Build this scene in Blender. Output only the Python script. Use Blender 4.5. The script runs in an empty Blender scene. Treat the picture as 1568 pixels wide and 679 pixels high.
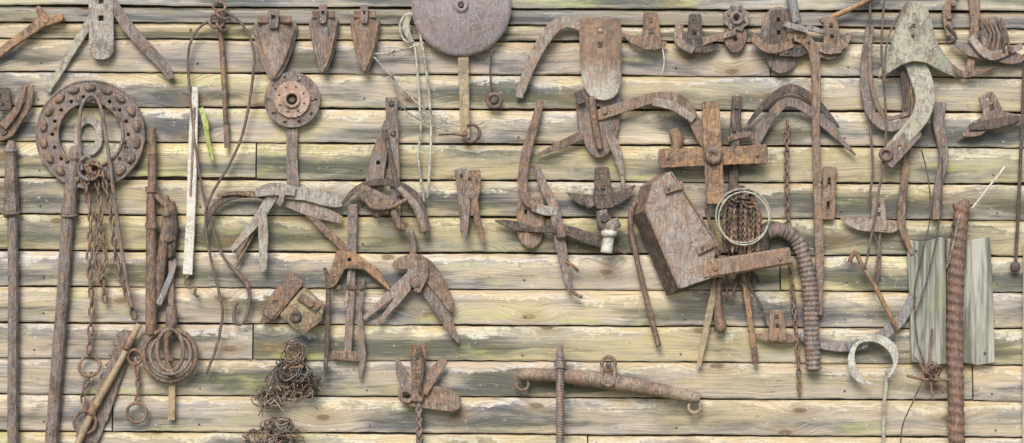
import bpy,bmesh,math,random
from mathutils import Vector,noise
from mathutils.geometry import tessellate_polygon
random.seed(4)
K=1/400.0; ZC=1.55
def W(x,y,d=0): return Vector(((x-784)*K,-d*K,ZC+(339.5-y)*K))
pi=math.pi
# ---------------------------------------------------------------- materials
class NT:
    def __init__(s,name):
        m=bpy.data.materials.new(name); m.use_nodes=True; s.m=m; s.t=m.node_tree; s.t.nodes.clear()
        s.out=s.n('ShaderNodeOutputMaterial'); s.b=s.n('ShaderNodeBsdfPrincipled'); s.l(s.b.outputs[0],s.out.inputs[0])
    def n(s,t): return s.t.nodes.new(t)
    def l(s,a,b): s.t.links.new(a,b)
    def put(s,v,sock):
        if hasattr(v,'is_output'): s.l(v,sock)
        elif v is not None: sock.default_value=v
    def math(s,op,a,b=None,c=None,clamp=False):
        n=s.n('ShaderNodeMath'); n.operation=op; n.use_clamp=clamp
        s.put(a,n.inputs[0]); s.put(b,n.inputs[1]); s.put(c,n.inputs[2]); return n.outputs[0]
    def vmath(s,op,a,b):
        n=s.n('ShaderNodeVectorMath'); n.operation=op; s.put(a,n.inputs[0]); s.put(b,n.inputs[1]); return n.outputs[0]
    def noise(s,vec,scale,detail=3,rough=.6,dist=0):
        n=s.n('ShaderNodeTexNoise'); s.put(vec,n.inputs['Vector']); n.inputs['Scale'].default_value=scale
        n.inputs['Detail'].default_value=detail; n.inputs['Roughness'].default_value=rough; n.inputs['Distortion'].default_value=dist
        return n.outputs[0]
    def ss(s,v,a,b,c=0.0,d=1.0):
        n=s.n('ShaderNodeMapRange'); n.interpolation_type='SMOOTHSTEP'; s.put(v,n.inputs[0])
        for i,q in enumerate((a,b,c,d)): s.put(q,n.inputs[i+1])
        return n.outputs[0]
    def mix(s,f,a,b,mode='MIX'):
        n=s.n('ShaderNodeMix'); n.data_type='RGBA'; n.blend_type=mode; s.put(f,n.inputs[0])
        for v,i in((a,6),(b,7)):
            if isinstance(v,tuple) and len(v)==3: v=(*v,1)
            s.put(v,n.inputs[i])
        return n.outputs[2]
    def bump(s,h,st,dist,prev=None):
        n=s.n('ShaderNodeBump'); n.inputs['Strength'].default_value=st; n.inputs['Distance'].default_value=dist
        s.put(h,n.inputs['Height'])
        if prev is not None: s.l(prev,n.inputs['Normal'])
        return n.outputs[0]
def rust(name,c1,c2,c3,spec=(.045,.034,.028),lich=None,rough=.74,dust=.5,rs=1.0,dc=(.47,.41,.345),org=.45):
    N=NT(name); g=N.n('ShaderNodeNewGeometry'); P=g.outputs['Position']
    a=N.noise(P,9*rs,3,.65); b=N.noise(P,52*rs,5,.72); c=N.noise(P,190*rs,2,.7)
    sp=N.noise(N.vmath('MULTIPLY',N.vmath('ADD',P,(3,1,2)),(60,50,13)),2,4,.62)
    og=N.noise(N.vmath('ADD',P,(8,5,3)),15*rs,4,.7)
    col=N.mix(N.ss(a,.42,.58),c1,c2)
    col=N.mix(N.math('MULTIPLY',N.ss(b,.48,.58),.9),col,c3)
    col=N.mix(N.math('MULTIPLY',N.ss(og,.50,.62),org),col,(.38,.195,.09))
    col=N.mix(N.math('MULTIPLY',N.ss(sp,.52,.68),dust),col,dc)
    col=N.mix(N.math('MULTIPLY',N.ss(sp,.47,.36),.55),col,spec)
    col=N.mix(N.math('MULTIPLY',N.ss(N.math('ADD',N.math('MULTIPLY',c,.5),N.math('MULTIPLY',a,.5)),.50,.58),.7),col,spec)
    col=N.mix(N.math('MULTIPLY',N.ss(c,.62,.70),.45),col,(.58,.51,.42))
    if lich: col=N.mix(N.math('MULTIPLY',N.ss(N.noise(P,22,5,.75),.5,.58),.7),col,lich)
    N.l(col,N.b.inputs['Base Color'])
    N.l(N.math('MULTIPLY_ADD',b,.35,rough-.27),N.b.inputs['Roughness'])
    N.l(N.bump(N.math('MULTIPLY_ADD',c,.45,b),.75,.005),N.b.inputs['Normal']); return N.m
B=rust('rust_brown',(.13,.088,.067),(.24,.16,.12),(.31,.18,.11),dust=.4)
D=rust('iron_dark',(.045,.039,.036),(.092,.073,.062),(.17,.11,.076),dust=.25,org=.15)
O=rust('rust_orange',(.31,.175,.095),(.22,.135,.09),(.45,.26,.13),dust=.4)
P_=rust('rust_grey',(.175,.150,.146),(.265,.22,.205),(.29,.185,.13),dust=.5,org=.35)
DP=rust('disc_purple',(.28,.24,.265),(.37,.32,.335),(.31,.24,.22),spec=(.15,.115,.115),dust=.45,dc=(.43,.37,.37),org=.25)
S=rust('steel_weathered',(.37,.35,.315),(.48,.46,.41),(.33,.235,.165),spec=(.12,.095,.075),dust=.6,dc=(.60,.57,.51),org=.2)
SH=rust('sheet_steel_rusted',(.29,.245,.215),(.40,.35,.31),(.30,.19,.12),spec=(.12,.08,.06),dust=.65,dc=(.54,.48,.42),org=.4)
G=rust('metal_lichen',(.37,.36,.30),(.48,.47,.40),(.28,.205,.14),spec=(.13,.11,.08),lich=(.45,.45,.32),dc=(.64,.62,.55),org=.2)
GB=rust('box_lichen',(.17,.13,.09),(.27,.21,.13),(.32,.19,.10),lich=(.42,.39,.21),dust=.4)
CS=rust('shovel_rust',(.21,.145,.108),(.33,.245,.19),(.28,.165,.10),dust=.5)
C=rust('cream_paint',(.70,.67,.59),(.77,.75,.68),(.62,.56,.45),spec=(.36,.30,.23),dc=(.78,.76,.68),org=.08)
CU=rust('hub_copper',(.48,.32,.25),(.57,.41,.33),(.40,.24,.16),spec=(.16,.1,.08),org=.2)
T=rust('wood_handle',(.44,.32,.18),(.52,.40,.25),(.32,.25,.17),spec=(.18,.14,.10),dust=.3,org=.1)
U=rust('blue_grey_steel',(.25,.26,.28),(.36,.37,.39),(.28,.205,.16),org=.2)
WIRE=rust('wire_galvanised',(.36,.34,.29),(.45,.42,.36),(.31,.23,.17),org=.25)
ROPE=rust('old_twine',(.56,.56,.46),(.62,.6,.48),(.45,.45,.34),org=0)
CABLE=rust('cable',(.12,.095,.085),(.18,.135,.115),(.22,.155,.115),dust=.15,org=.2)
GRN=rust('green_strap',(.48,.56,.12),(.58,.66,.22),(.38,.37,.14),dust=.2,org=0)
# ---------------------------------------------------------------- mesh kit
ALL=[]
class Obj:
    def __init__(s,name,mat,rough=.5):
        s.name=name; s.mat=mat; s.V=[];s.F=[];s.M=[];s.S=[];s.mats=[mat]; s.rough=rough; ALL.append(s)
    def mi(s,m):
        m=m or s.mat
        if m not in s.mats: s.mats.append(m)
        return s.mats.index(m)
    def add(s,V,F,mat=None,smooth=False):
        k=len(s.V); i=s.mi(mat); s.V+=[tuple(v) for v in V]
        for n,f in enumerate(F):
            s.F.append([k+q for q in f]); s.M.append(i); s.S.append(smooth if isinstance(smooth,bool) else smooth[n])
    def done(s):
        if not s.V: return
        out=[]
        for v in s.V:
            p=Vector(v)
            if s.rough:
                n=noise.noise_vector(p*.09+Vector((3,7,1)))*s.rough+noise.noise_vector(p*.45)*s.rough*.7
                p=p+n
            out.append(W(p.x,p.y,p.z))
        c=sum(out,Vector())/len(out)
        me=bpy.data.meshes.new(s.name); me.from_pydata([v-c for v in out],[],s.F)
        for m in s.mats: me.materials.append(m)
        for p,mi,sm in zip(me.polygons,s.M,s.S): p.material_index=mi; p.use_smooth=sm
        bm=bmesh.new(); bm.from_mesh(me); bmesh.ops.recalc_face_normals(bm,faces=bm.faces); bm.to_mesh(me); bm.free()
        o=bpy.data.objects.new(s.name,me); o.location=c; bpy.context.scene.collection.objects.link(o); s.o=o
def cat(pts,step=5.0,smooth=True,closed=False):
    pts=[Vector(p) if len(p)<=4 else p for p in pts]; n=len(pts); out=[]
    rng=n if closed else n-1
    for i in range(rng):
        p1=pts[i];p2=pts[(i+1)%n]
        p0=pts[(i-1)%n] if (closed or i>0) else p1; p3=pts[(i+2)%n] if (closed or i<n-2) else p2
        L=(p2-p1).length; m=max(1,int(L/step))
        for k in range(m):
            t=k/m
            if smooth:
                q=.5*((2*p1)+(p2-p0)*t+(2*p0-5*p1+4*p2-p3)*t*t+(3*p1-p0-3*p2+p3)*t**3)
            else: q=p1.lerp(p2,t)
            out.append(q)
    if not closed: out.append(pts[-1].copy())
    return out
def frames(Q,closed=False):
    n=len(Q); R=[]; prev=None
    for i in range(n):
        a=Q[(i-1)%n] if (closed or i>0) else Q[i]; b=Q[(i+1)%n] if (closed or i<n-1) else Q[i]
        Tn=(b-a)
        Tn=Tn.normalized() if Tn.length>1e-6 else Vector((0,1,0))
        if prev is None:
            up=Vector((0,0,1))
            if abs(Tn.z)>.95: up=Vector((1,0,0))
        else: up=prev
        Bn=(up-Tn*up.dot(Tn)); Bn=Bn.normalized() if Bn.length>1e-6 else Vector((1,0,0))
        prev=Bn; R.append((Tn,Tn.cross(Bn),Bn))
    return R
def tube(o,pts,r=3,d=8,mat=None,seg=8,step=5,smooth=True,closed=False,fr=None,flat=False):
    A=[]
    for p in pts:
        x,y=p[0],p[1]; dd=p[2] if len(p)>2 else d; rr=p[3] if len(p)>3 else r; A.append((x,y,dd,rr))
    Q4=cat(A,step,smooth,closed); Q=[Vector(q[:3]) for q in Q4]; FR=frames(Q,closed); V=[];F=[];n=len(Q); s=0
    for i in range(n):
        if i: s+=(Q[i]-Q[i-1]).length
        for k in range(seg):
            a=2*pi*k/seg; rad=max(.15,Q4[i][3])
            if fr: rad=fr(rad,s,a)
            V.append(Q[i]+(FR[i][1]*math.cos(a)+FR[i][2]*math.sin(a))*rad)
    for i in range(n if closed else n-1):
        j=(i+1)%n
        for k in range(seg):
            l=(k+1)%seg; F.append((i*seg+k,i*seg+l,j*seg+l,j*seg+k))
    if not closed: F.append(tuple(range(seg))); F.append(tuple((n-1)*seg+k for k in range(seg)))
    sm=[not flat]*len(F)
    if not closed: sm[-1]=sm[-2]=False
    o.add(V,F,mat,sm); return Q
def bar(o,pts,t=5,d=8,mat=None,smooth=True,rnd=False,step=6,tw=None):
    A=[(p[0],p[1],p[3] if len(p)>3 else d,p[2]) for p in pts]
    Q4=cat(A,step,smooth); 
    if rnd:
        def ends(L):
            a,b=L[0],L[1]; w=a[3]/2; out=[]
            dr=Vector((b-a)[:3]).normalized()
            for e in(0,.15,.45): 
                q=a.copy(); 
                for c in range(3): q[c]=a[c]+dr[c]*w*e
                q[3]=a[3]*math.sqrt(max(.06,1-(1-e)**2)); out.append(q)
            k=1
            while k<len(L)-1 and (Vector(L[k][:3])-Vector(a[:3])).length<w*.8: k+=1
            return out+L[k:]
        Q4=ends(Q4); Q4=ends(Q4[::-1])[::-1]
    Q=[Vector(q[:3]) for q in Q4]; n=len(Q); FR=frames(Q); V=[];F=[]
    for i in range(n):
        w=max(.6,Q4[i][3])/2; h=t/2; c=min(h*.35,w*.4); N_,B_=FR[i][1],FR[i][2]
        for (u,v) in((-w+c,h),(w-c,h),(w,h-c),(w,-h+c),(w-c,-h),(-w+c,-h),(-w,-h+c),(-w,h-c)):
            if tw: 
                a=tw*i/n; u,v=u*math.cos(a)-v*math.sin(a),u*math.sin(a)+v*math.cos(a)
            V.append(Q[i]+N_*u+B_*v)
    for i in range(n-1):
        for k in range(8):
            l=(k+1)%8; F.append((i*8+k,i*8+l,i*8+8+l,i*8+8+k))
    F.append(tuple(range(8))); F.append(tuple((n-1)*8+k for k in range(8)))
    o.add(V,F,mat,False)
def rect(x,y,w,h,a=0):
    c,s=math.cos(a),math.sin(a)
    return [(x+u*c-v*s,y+u*s+v*c) for u,v in((-w/2,-h/2),(w/2,-h/2),(w/2,h/2),(-w/2,h/2))]
def circ(x,y,r,n=14,ry=None): return [(x+r*math.cos(2*pi*k/n),y+(ry or r)*math.sin(2*pi*k/n)) for k in range(n)]
def rc(poly,r=3,n=3):
    out=[];m=len(poly)
    for i in range(m):
        p=Vector(poly[i][:2]);a=Vector(poly[i-1][:2])-p;b=Vector(poly[(i+1)%m][:2])-p
        ra=min(r,a.length*.45);rb=min(r,b.length*.45)
        A=p+a.normalized()*ra;Bq=p+b.normalized()*rb
        for k in range(n+1):
            t=k/n; q=(1-t)**2*A+2*t*(1-t)*p+t*t*Bq; out.append((q.x,q.y))
    return out
def sm(poly,step=6): return [(q[0],q[1]) for q in cat([(p[0],p[1],0) for p in poly],step,True,True)]
def plate(o,outer,holes=[],t=4,d=8,f=None,mat=None,grid=12,ch=.9):
    polys=[[Vector((p[0],p[1],0)) for p in q] for q in [outer]+list(holes)]
    flat=[v for q in polys for v in q]; bm=bmesh.new(); vs=[bm.verts.new(v) for v in flat]
    for tr in tessellate_polygon(polys):
        try: bm.faces.new([vs[i] for i in tr])
        except Exception: pass
    xs=[v.x for v in flat];ys=[v.y for v in flat]
    for lo,hi,no in((min(xs),max(xs),Vector((1,0,0))),(min(ys),max(ys),Vector((0,1,0)))):
        g=lo+grid
        while g<hi-1:
            bmesh.ops.bisect_plane(bm,geom=bm.verts[:]+bm.edges[:]+bm.faces[:],plane_co=no*g,plane_no=no,dist=1e-4); g+=grid
    bm.verts.index_update(); bm.verts.ensure_lookup_table(); n=len(bm.verts)
    out={}
    be=[e for e in bm.edges if len(e.link_faces)==1]
    for e in be:
        a,b=e.verts; nn=Vector((-(b.co-a.co).y,(b.co-a.co).x,0))
        if nn.length<1e-6: continue
        nn.normalize()
        fc=e.link_faces[0].calc_center_median()
        if nn.dot(fc-a.co)>0: nn=-nn
        for v in(a,b): out[v.index]=out.get(v.index,Vector())+nn
    V=[]
    for v in bm.verts: V.append(Vector((v.co.x,v.co.y,d+(f(v.co.x,v.co.y) if f else 0))))
    for v in bm.verts: V.append(V[v.index]+Vector((0,0,-t)))
    idx={}
    for k,nn in out.items():
        q=nn.normalized() if nn.length>1e-6 else nn
        idx[k]=len(V); V.append(V[k]+q*ch+Vector((0,0,-ch)))
        V.append(V[k]+q*ch+Vector((0,0,-t+.2)))
    F=[];Sm=[]
    for fa in bm.faces:
        i=[v.index for v in fa.verts]; F.append(i);Sm.append(f is not None); F.append([q+n for q in i][::-1]);Sm.append(False)
    for e in be:
        a,b=e.verts[0].index,e.verts[1].index
        if a in idx and b in idx:
            ra,rb=idx[a],idx[b]
            F+= [(a,b,rb,ra),(ra,rb,rb+1,ra+1),(ra+1,rb+1,b+n,a+n)]; Sm+=[False]*3
    bm.free(); o.add(V,F,mat,Sm)
def outl(pts,rnd=True):
    Q=cat([(p[0],p[1],p[2]) for p in pts],6,True); Lf=[];Rt=[];n=len(Q)
    for i in range(n):
        a=Q[max(0,i-1)];b=Q[min(n-1,i+1)];tx,ty=b[0]-a[0],b[1]-a[1];l=math.hypot(tx,ty) or 1;tx/=l;ty/=l
        w=Q[i][2]/2
        Lf.append((Q[i][0]-ty*w,Q[i][1]+tx*w));Rt.append((Q[i][0]+ty*w,Q[i][1]-tx*w))
    return rc(Lf+Rt[::-1],min(pts[0][2],pts[-1][2])*.3+.3,2)
def bp(o,pts,holes=[],t=4,d=8,f=None,mat=None): plate(o,outl(pts),holes,t,d,f,mat)
def lathe(o,cx,cy,prof,seg=24,mat=None,smooth=True,sx=1,sy=1,rot=0,flat=False):
    V=[];F=[];m=len(prof)
    for r,dd in prof:
        for k in range(seg):
            a=2*pi*k/seg; u=r*math.cos(a)*sx;v=r*math.sin(a)*sy
            V.append((cx+u*math.cos(rot)-v*math.sin(rot),cy+u*math.sin(rot)+v*math.cos(rot),dd))
    for i in range(m-1):
        for k in range(seg):
            l=(k+1)%seg;F.append((i*seg+k,i*seg+l,i*seg+seg+l,i*seg+seg+k))
    F.append(tuple(range(seg)));F.append(tuple((m-1)*seg+k for k in range(seg)))
    o.add(V,F,mat,smooth)
def bolt(o,x,y,r=4,d=12,h=4,mat=None,nut=True):
    if nut: lathe(o,x,y,[(r*1.25,d-1),(r*1.25,d),(r,d),(r,d+h*.8),(r*.8,d+h)],6,mat,False,rot=random.random())
    else: lathe(o,x,y,[(r,d-1),(r,d+h*.3),(r*.75,d+h*.8),(r*.3,d+h)],12,mat,True)
def ring(o,cx,cy,R,r=3,d=10,mat=None,tilt=0,ax=0,sy=1,a0=0,a1=360,n=20):
    full=a1-a0>=360; pts=[]
    for k in range(n if full else n+1):
        a=math.radians(a0+(a1-a0)*k/n); u=R*math.cos(a);v=R*sy*math.sin(a)
        z=v*math.sin(tilt); v*=math.cos(tilt); pts.append((cx+u*math.cos(ax)-v*math.sin(ax),cy+u*math.sin(ax)+v*math.cos(ax),d+z))
    tube(o,pts,r,mat=mat,step=max(3,R*.3),closed=full)
def chain(o,pts,L=13,w=8,r=1.8,d=10,mat=None):
    Q=cat([(p[0],p[1],p[2] if len(p)>2 else d) for p in pts],1.0); s=0;nxt=0;k=0
    for i in range(1,len(Q)-1):
        s+=(Q[i]-Q[i-1]).length
        if s>=nxt:
            nxt+=L-2.2*r; Tn=(Q[min(i+3,len(Q)-1)]-Q[max(0,i-3)]).normalized(); ph=(.25 if k%2 else 1.35)+random.uniform(-.25,.25)
            side=Tn.cross(Vector((0,0,1))); side=side.normalized() if side.length>.01 else Vector((1,0,0)); dp=side.cross(Tn)
            X=side*math.cos(ph)+dp*math.sin(ph); c=Q[i]; P=[]
            for a in range(10):
                an=2*pi*a/10; e=(L/2-w/2)*(1 if math.sin(an)>0 else -1) if abs(math.sin(an))>.05 else 0
                P.append(tuple(c+X*(w/2-r)*math.cos(an)+Tn*(e+(w/2-r)*math.sin(an))))
            tube(o,P,r,mat=mat,step=4,seg=6,closed=True); k+=1
def sweep(o,L,Cn,R,w,top,tw,mat=None,d=9,t=4):
    bar(o,[(L[0],L[1],2,d-2),((L[0]*.6+Cn[0]*.4),(L[1]*.5+Cn[1]*.5)+w*.1,w*.9,d+2),(Cn[0],Cn[1],w,d+8)],t,mat=mat)
    bar(o,[(R[0],R[1],2,d-2),((R[0]*.6+Cn[0]*.4),(R[1]*.5+Cn[1]*.5)+w*.1,w*.9,d+2),(Cn[0],Cn[1],w,d+7.6)],t,mat=mat)
    mx=(top[0]+Cn[0])/2;my=(top[1]+Cn[1])/2;a=math.atan2(Cn[1]-top[1],Cn[0]-top[0])-pi/2
    hs=[rect(top[0]*.75+Cn[0]*.25,top[1]*.75+Cn[1]*.25,tw*.3,tw*.36,a),rect(top[0]*.42+Cn[0]*.58,top[1]*.42+Cn[1]*.58,tw*.3,tw*.36,a)]
    bp(o,[(top[0],top[1],tw*.85),(mx,my,tw),(Cn[0],Cn[1]+w*.35,tw*1.25)],hs,4,d+9,mat=mat)
# ---------------------------------------------------------------- WALL
def wallmat():
    N=NT('weathered_boards'); at=N.n('ShaderNodeAttribute'); at.attribute_name='bc'; vec=at.outputs['Vector']
    sp=N.n('ShaderNodeSeparateXYZ'); N.l(vec,sp.inputs[0]); u,v,r=sp.outputs
    cb=N.n('ShaderNodeCombineXYZ'); N.l(N.math('MULTIPLY',u,1.7),cb.inputs[0]); N.l(N.math('MULTIPLY_ADD',v,.55,N.math('MULTIPLY',r,3.1)),cb.inputs[1])
    vo=N.n('ShaderNodeTexVoronoi'); vo.voronoi_dimensions='2D'; vo.inputs['Scale'].default_value=1; N.l(cb.outputs[0],vo.inputs['Vector']); kd=vo.outputs['Distance']
    near=N.ss(kd,.0,.30,1,0)
    g0=N.n('ShaderNodeCombineXYZ'); N.l(u,g0.inputs[0]); N.l(v,g0.inputs[1]); N.l(N.math('MULTIPLY',r,9.7),g0.inputs[2]); g0=g0.outputs[0]
    low=N.noise(N.vmath('MULTIPLY',g0,(1.5,.6,1)),1,3,.5)
    vv=N.math('ADD',v,N.math('MULTIPLY',N.math('ADD',N.math('MULTIPLY',near,.5),low),.55))
    g1=N.n('ShaderNodeCombineXYZ'); N.l(u,g1.inputs[0]); N.l(vv,g1.inputs[1]); N.l(N.math('MULTIPLY',r,5.3),g1.inputs[2]); g1=g1.outputs[0]
    fine=N.noise(N.vmath('MULTIPLY',g1,(5,50,1)),1,4,.72)
    med=N.noise(N.vmath('MULTIPLY',g1,(1.1,11,1)),1,4,.6)
    patch=N.noise(N.vmath('MULTIPLY',g0,(4.2,1.8,1)),1,5,.68,.4)
    patch2=N.noise(N.vmath('MULTIPLY',N.vmath('ADD',g0,(31,4,7)),(2.4,1.5,1)),1,4,.58,.3)
    spot=N.noise(N.vmath('MULTIPLY',g0,(50,8,1)),1,4,.75)
    pn=N.ss(patch2,.36,.64); ln=N.ss(low,.34,.66); pc=N.ss(patch,.30,.70); mn=N.ss(med,.3,.7)
    tan=(.50,.41,.27); grey=(.375,.355,.315)
    col=N.mix(pn,tan,grey)
    col=N.mix(N.math('MULTIPLY',N.ss(med,.44,.60),.6),col,(.66,.57,.42))
    ye=N.noise(N.vmath('MULTIPLY',N.vmath('ADD',g0,(2,13,5)),(1.9,1.1,1)),1,4,.6)
    col=N.mix(N.ss(ye,.48,.64,0,.5),col,(.62,.50,.24))
    dk=N.math('ADD',N.math('MULTIPLY',N.math('ABSOLUTE',N.math('SUBTRACT',v,.36)),-.90),N.math('ADD',N.math('MULTIPLY',pn,.46),N.math('ADD',N.math('MULTIPLY',ln,.44),N.math('MULTIPLY',mn,.26))))
    dark_m=N.ss(dk,.20,.84,0,.94)
    col=N.mix(dark_m,col,N.mix(N.ss(ye,.4,.58),(.098,.098,.092),(.125,.12,.07)))
    # protected pale strip below the lap, flaking
    e=N.math('ADD',v,N.math('MULTIPLY_ADD',pc,.46,N.math('MULTIPLY',spot,.6)))
    col=N.mix(N.ss(e,1.28,1.44,0,.92),col,N.mix(N.ss(patch2,.42,.6),(.86,.74,.49),(.80,.74,.61)))
    col=N.mix(N.ss(N.math('ADD',e,N.math('MULTIPLY',ye,.3)),1.56,1.70,0,.5),col,(.62,.40,.15))
    # grain
    col=N.mix(N.ss(fine,.50,.64,0,.62),col,N.mix(.6,col,(.06,.052,.04)))
    col=N.mix(N.ss(fine,.30,.44,.35,0),col,(.72,.65,.51))
    # knots
    col=N.mix(N.ss(kd,.03,.06,.85,0),col,(.13,.085,.05))
    col=N.mix(N.ss(kd,.05,.18,.42,0),col,(.31,.21,.11))
    li=N.noise(N.vmath('MULTIPLY',N.vmath('ADD',g0,(9,3,2)),(2.2,1.2,1)),1,5,.65)
    col=N.mix(N.ss(li,.57,.70,0,.55),col,(.50,.50,.18))
    col=N.mix(N.ss(spot,.63,.69,0,.65),col,(.78,.72,.59))
    col=N.mix(N.ss(spot,.37,.31,0,.6),col,(.10,.09,.07))
    cr=N.noise(N.vmath('MULTIPLY',g1,(1.1,26,1)),1,2,.5)
    crm=N.ss(N.math('ABSOLUTE',N.math('SUBTRACT',cr,.5)),0,.016,1,0)
    crk=N.math('MULTIPLY',crm,N.ss(patch,.46,.54))
    col=N.mix(N.math('MULTIPLY',crk,.85),col,(.05,.045,.035))
    lip=N.math('MULTIPLY',N.ss(N.math('ADD',v,N.math('MULTIPLY',spot,.14)),.05,.12,.6,0),N.ss(patch,.42,.55))
    col=N.mix(lip,col,(.72,.62,.43))
    at2=N.n('ShaderNodeAttribute'); at2.attribute_name='tint'; col=N.mix(1.0,col,at2.outputs['Color'],'MULTIPLY')
    N.l(col,N.b.inputs['Base Color']); N.b.inputs['Roughness'].default_value=.85
    N.l(N.bump(N.math('ADD',fine,N.math('MULTIPLY',med,1.4)),.7,.004),N.b.inputs['Normal']); return N.m
WM=wallmat()
SL=10.0/1568
def build_wall():
    V=[];F=[];A=[];Tn=[]
    lowers=[12,38,62,113,166,220]+[220+55.5*k for k in range(1,15)]
    ups=[-44-54.4*k for k in range(0,8)]
    ed=sorted(ups)+lowers
    cuts={5:[],6:[392],11:[387],9:[1195],13:[172],3:[1180],14:[900],12:[1490]}
    for i,yb in enumerate(ed):
        key=lowers.index(yb) if yb in lowers else -1
        gap=random.uniform(1.6,3.4)
        yt=(ed[i-1] if i else yb-54.4)+gap
        base=2 if yb==38 else (5 if yb==12 else 0)
        cs=[-420]+cuts.get(key,[random.uniform(0,1500)] if key<0 else [])+[2050]
        for a,b in zip(cs,cs[1:]):
            rid=random.uniform(0,60); uo=random.uniform(0,30); n0=len(V)
            dy=random.uniform(-1,1) if len(cs)>2 else 0
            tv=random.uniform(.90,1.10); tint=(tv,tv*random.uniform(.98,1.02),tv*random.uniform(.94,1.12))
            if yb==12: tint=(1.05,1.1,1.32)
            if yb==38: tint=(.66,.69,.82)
            xs=[a+1.2+k*(b-a-2.4)/int((b-a)/12) for k in range(int((b-a)/12)+1)]
            vs=[1,1,.9,.75,.6,.45,.3,.15,.04,0,0,0]
            for x in xs:
                off=(x-784)*SL+dy
                def wb(yy,c): return noise.noise(Vector((x*.006,yy*.31,c)))*2.0+noise.noise(Vector((x*.05,yy*.31,5)))*1.1+noise.noise(Vector((x*.2,yy*.31,9)))*.5
                wob=wb(yb,2); wt=wb(yt,3)*.8; cup=noise.noise(Vector((x*.004,yb*.7,8)))*1.6
                for j,v in enumerate(vs):
                    y=yb+off+wob*(1-v)+wt*v-(yb-yt)*v; d=base-4.5+4.5*(1-v)+cup*(1-v)
                    if j==0: d=base-13
                    if j==8: d=base-.3+cup
                    if j==9: d-=1.2
                    if j==10: d-=4.5
                    if j==11: d-=13
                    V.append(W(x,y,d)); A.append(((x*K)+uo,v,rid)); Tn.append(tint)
            m=len(vs)
            for k in range(len(xs)-1):
                for j in range(m-1): q=n0+k*m+j; F.append((q,q+m,q+m+1,q+1))
            F.append(tuple(n0+j for j in range(m))); F.append(tuple(n0+(len(xs)-1)*m+j for j in range(m)))
    me=bpy.data.meshes.new('wooden_wall'); me.from_pydata(V,[],F); me.materials.append(WM)
    at=me.attributes.new('bc','FLOAT_VECTOR','POINT'); at.data.foreach_set('vector',[c for q in A for c in q])
    at=me.attributes.new('tint','FLOAT_COLOR','POINT'); at.data.foreach_set('color',[c for q in Tn for c in (*q,1)])
    o=bpy.data.objects.new('wooden_wall',me); bpy.context.scene.collection.objects.link(o)
    nl=Obj('siding_nails',D,0)
    for yb in lowers[2:]:
        for x in [60,300,560,800,1040,1290,1520]:
            if random.random()<.85:
                lathe(nl,x+random.uniform(-9,9),yb+(x-784)*SL-random.uniform(9,14),[(1.7,-6),(1.7,.4),(1,1.1)],8,B)
    return o,nl
wall,nails=build_wall()
def slab(name,x0,x1,y0,y1,z0,z1,mat):
    me=bpy.data.meshes.new(name); bm=bmesh.new(); bmesh.ops.create_cube(bm,size=1)
    for v in bm.verts: v.co=Vector(((x0+x1)/2+v.co.x*(x1-x0),(y0+y1)/2+v.co.y*(y1-y0),(z0+z1)/2+v.co.z*(z1-z0)))
    bm.to_mesh(me); bm.free(); me.materials.append(mat); o=bpy.data.objects.new(name,me); bpy.context.scene.collection.objects.link(o); return o
bk=slab('backing',-3.05,3.15,.034,.12,0,3.3,D); bk.parent=wall
# ---------------------------------------------------------------- OBJECTS
N_=Obj
o=N_('forked_iron_bar',O); bar(o,[(-8,90,12),(30,62,13),(68,35,16)],8,d=10); bar(o,[(66,38,14),(100,27,12)],8,d=10,rnd=True); bar(o,[(76,36,14),(60,12,9)],7,d=12,rnd=True)
o=N_('cultivator_point',S); plate(o,rc([(139,-30),(175,-30),(176,80),(168,92),(148,92),(140,80)],6),[rect(158,4,9,9),rect(158,30,9,9)],4,16,f=lambda x,y:-abs(x-158)*.15)
o=N_('flat_iron_bar',G); bar(o,[(143,28,14),(75,140,10)],4,d=7)
o=N_('flat_iron_bar',P_); bar(o,[(166,-8,14),(200,45,18),(250,100,16),(264,121,10)],5,d=9)
bolt(o,258,110,3,11,2)
o=N_('hanging_rod',B); tube(o,[(338,30,8,4),(344,120,8,4.2),(347,195,8,3.6)],4,step=15); bar(o,[(348,192,9),(349,227,8)],8,d=8)
for a,b,rr,tl in((338,12,9,.6),(343,24,10,1.0),(334,34,11,.3),(341,42,9,1.2)): ring(o,a,b,rr,2.2,14,tilt=tl,ax=random.random())
o=N_('steel_cable',CABLE); tube(o,[(333,28),(306,45),(291,78),(292,130),(302,230),(314,300),(328,350),(345,395),(378,428),(383,455),(379,492)],2.1,d=12)
tube(o,[(352,405),(375,430),(384,450),(380,480),(370,496),(360,490),(362,468),(366,462)],3,d=12)
o=N_('steel_cable',CABLE); tube(o,[(346,18),(372,38),(390,75),(388,130),(374,205),(352,255),(330,292),(318,322),(320,370),(336,440),(343,480),(334,530),(318,572)],2.2,d=15)
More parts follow.
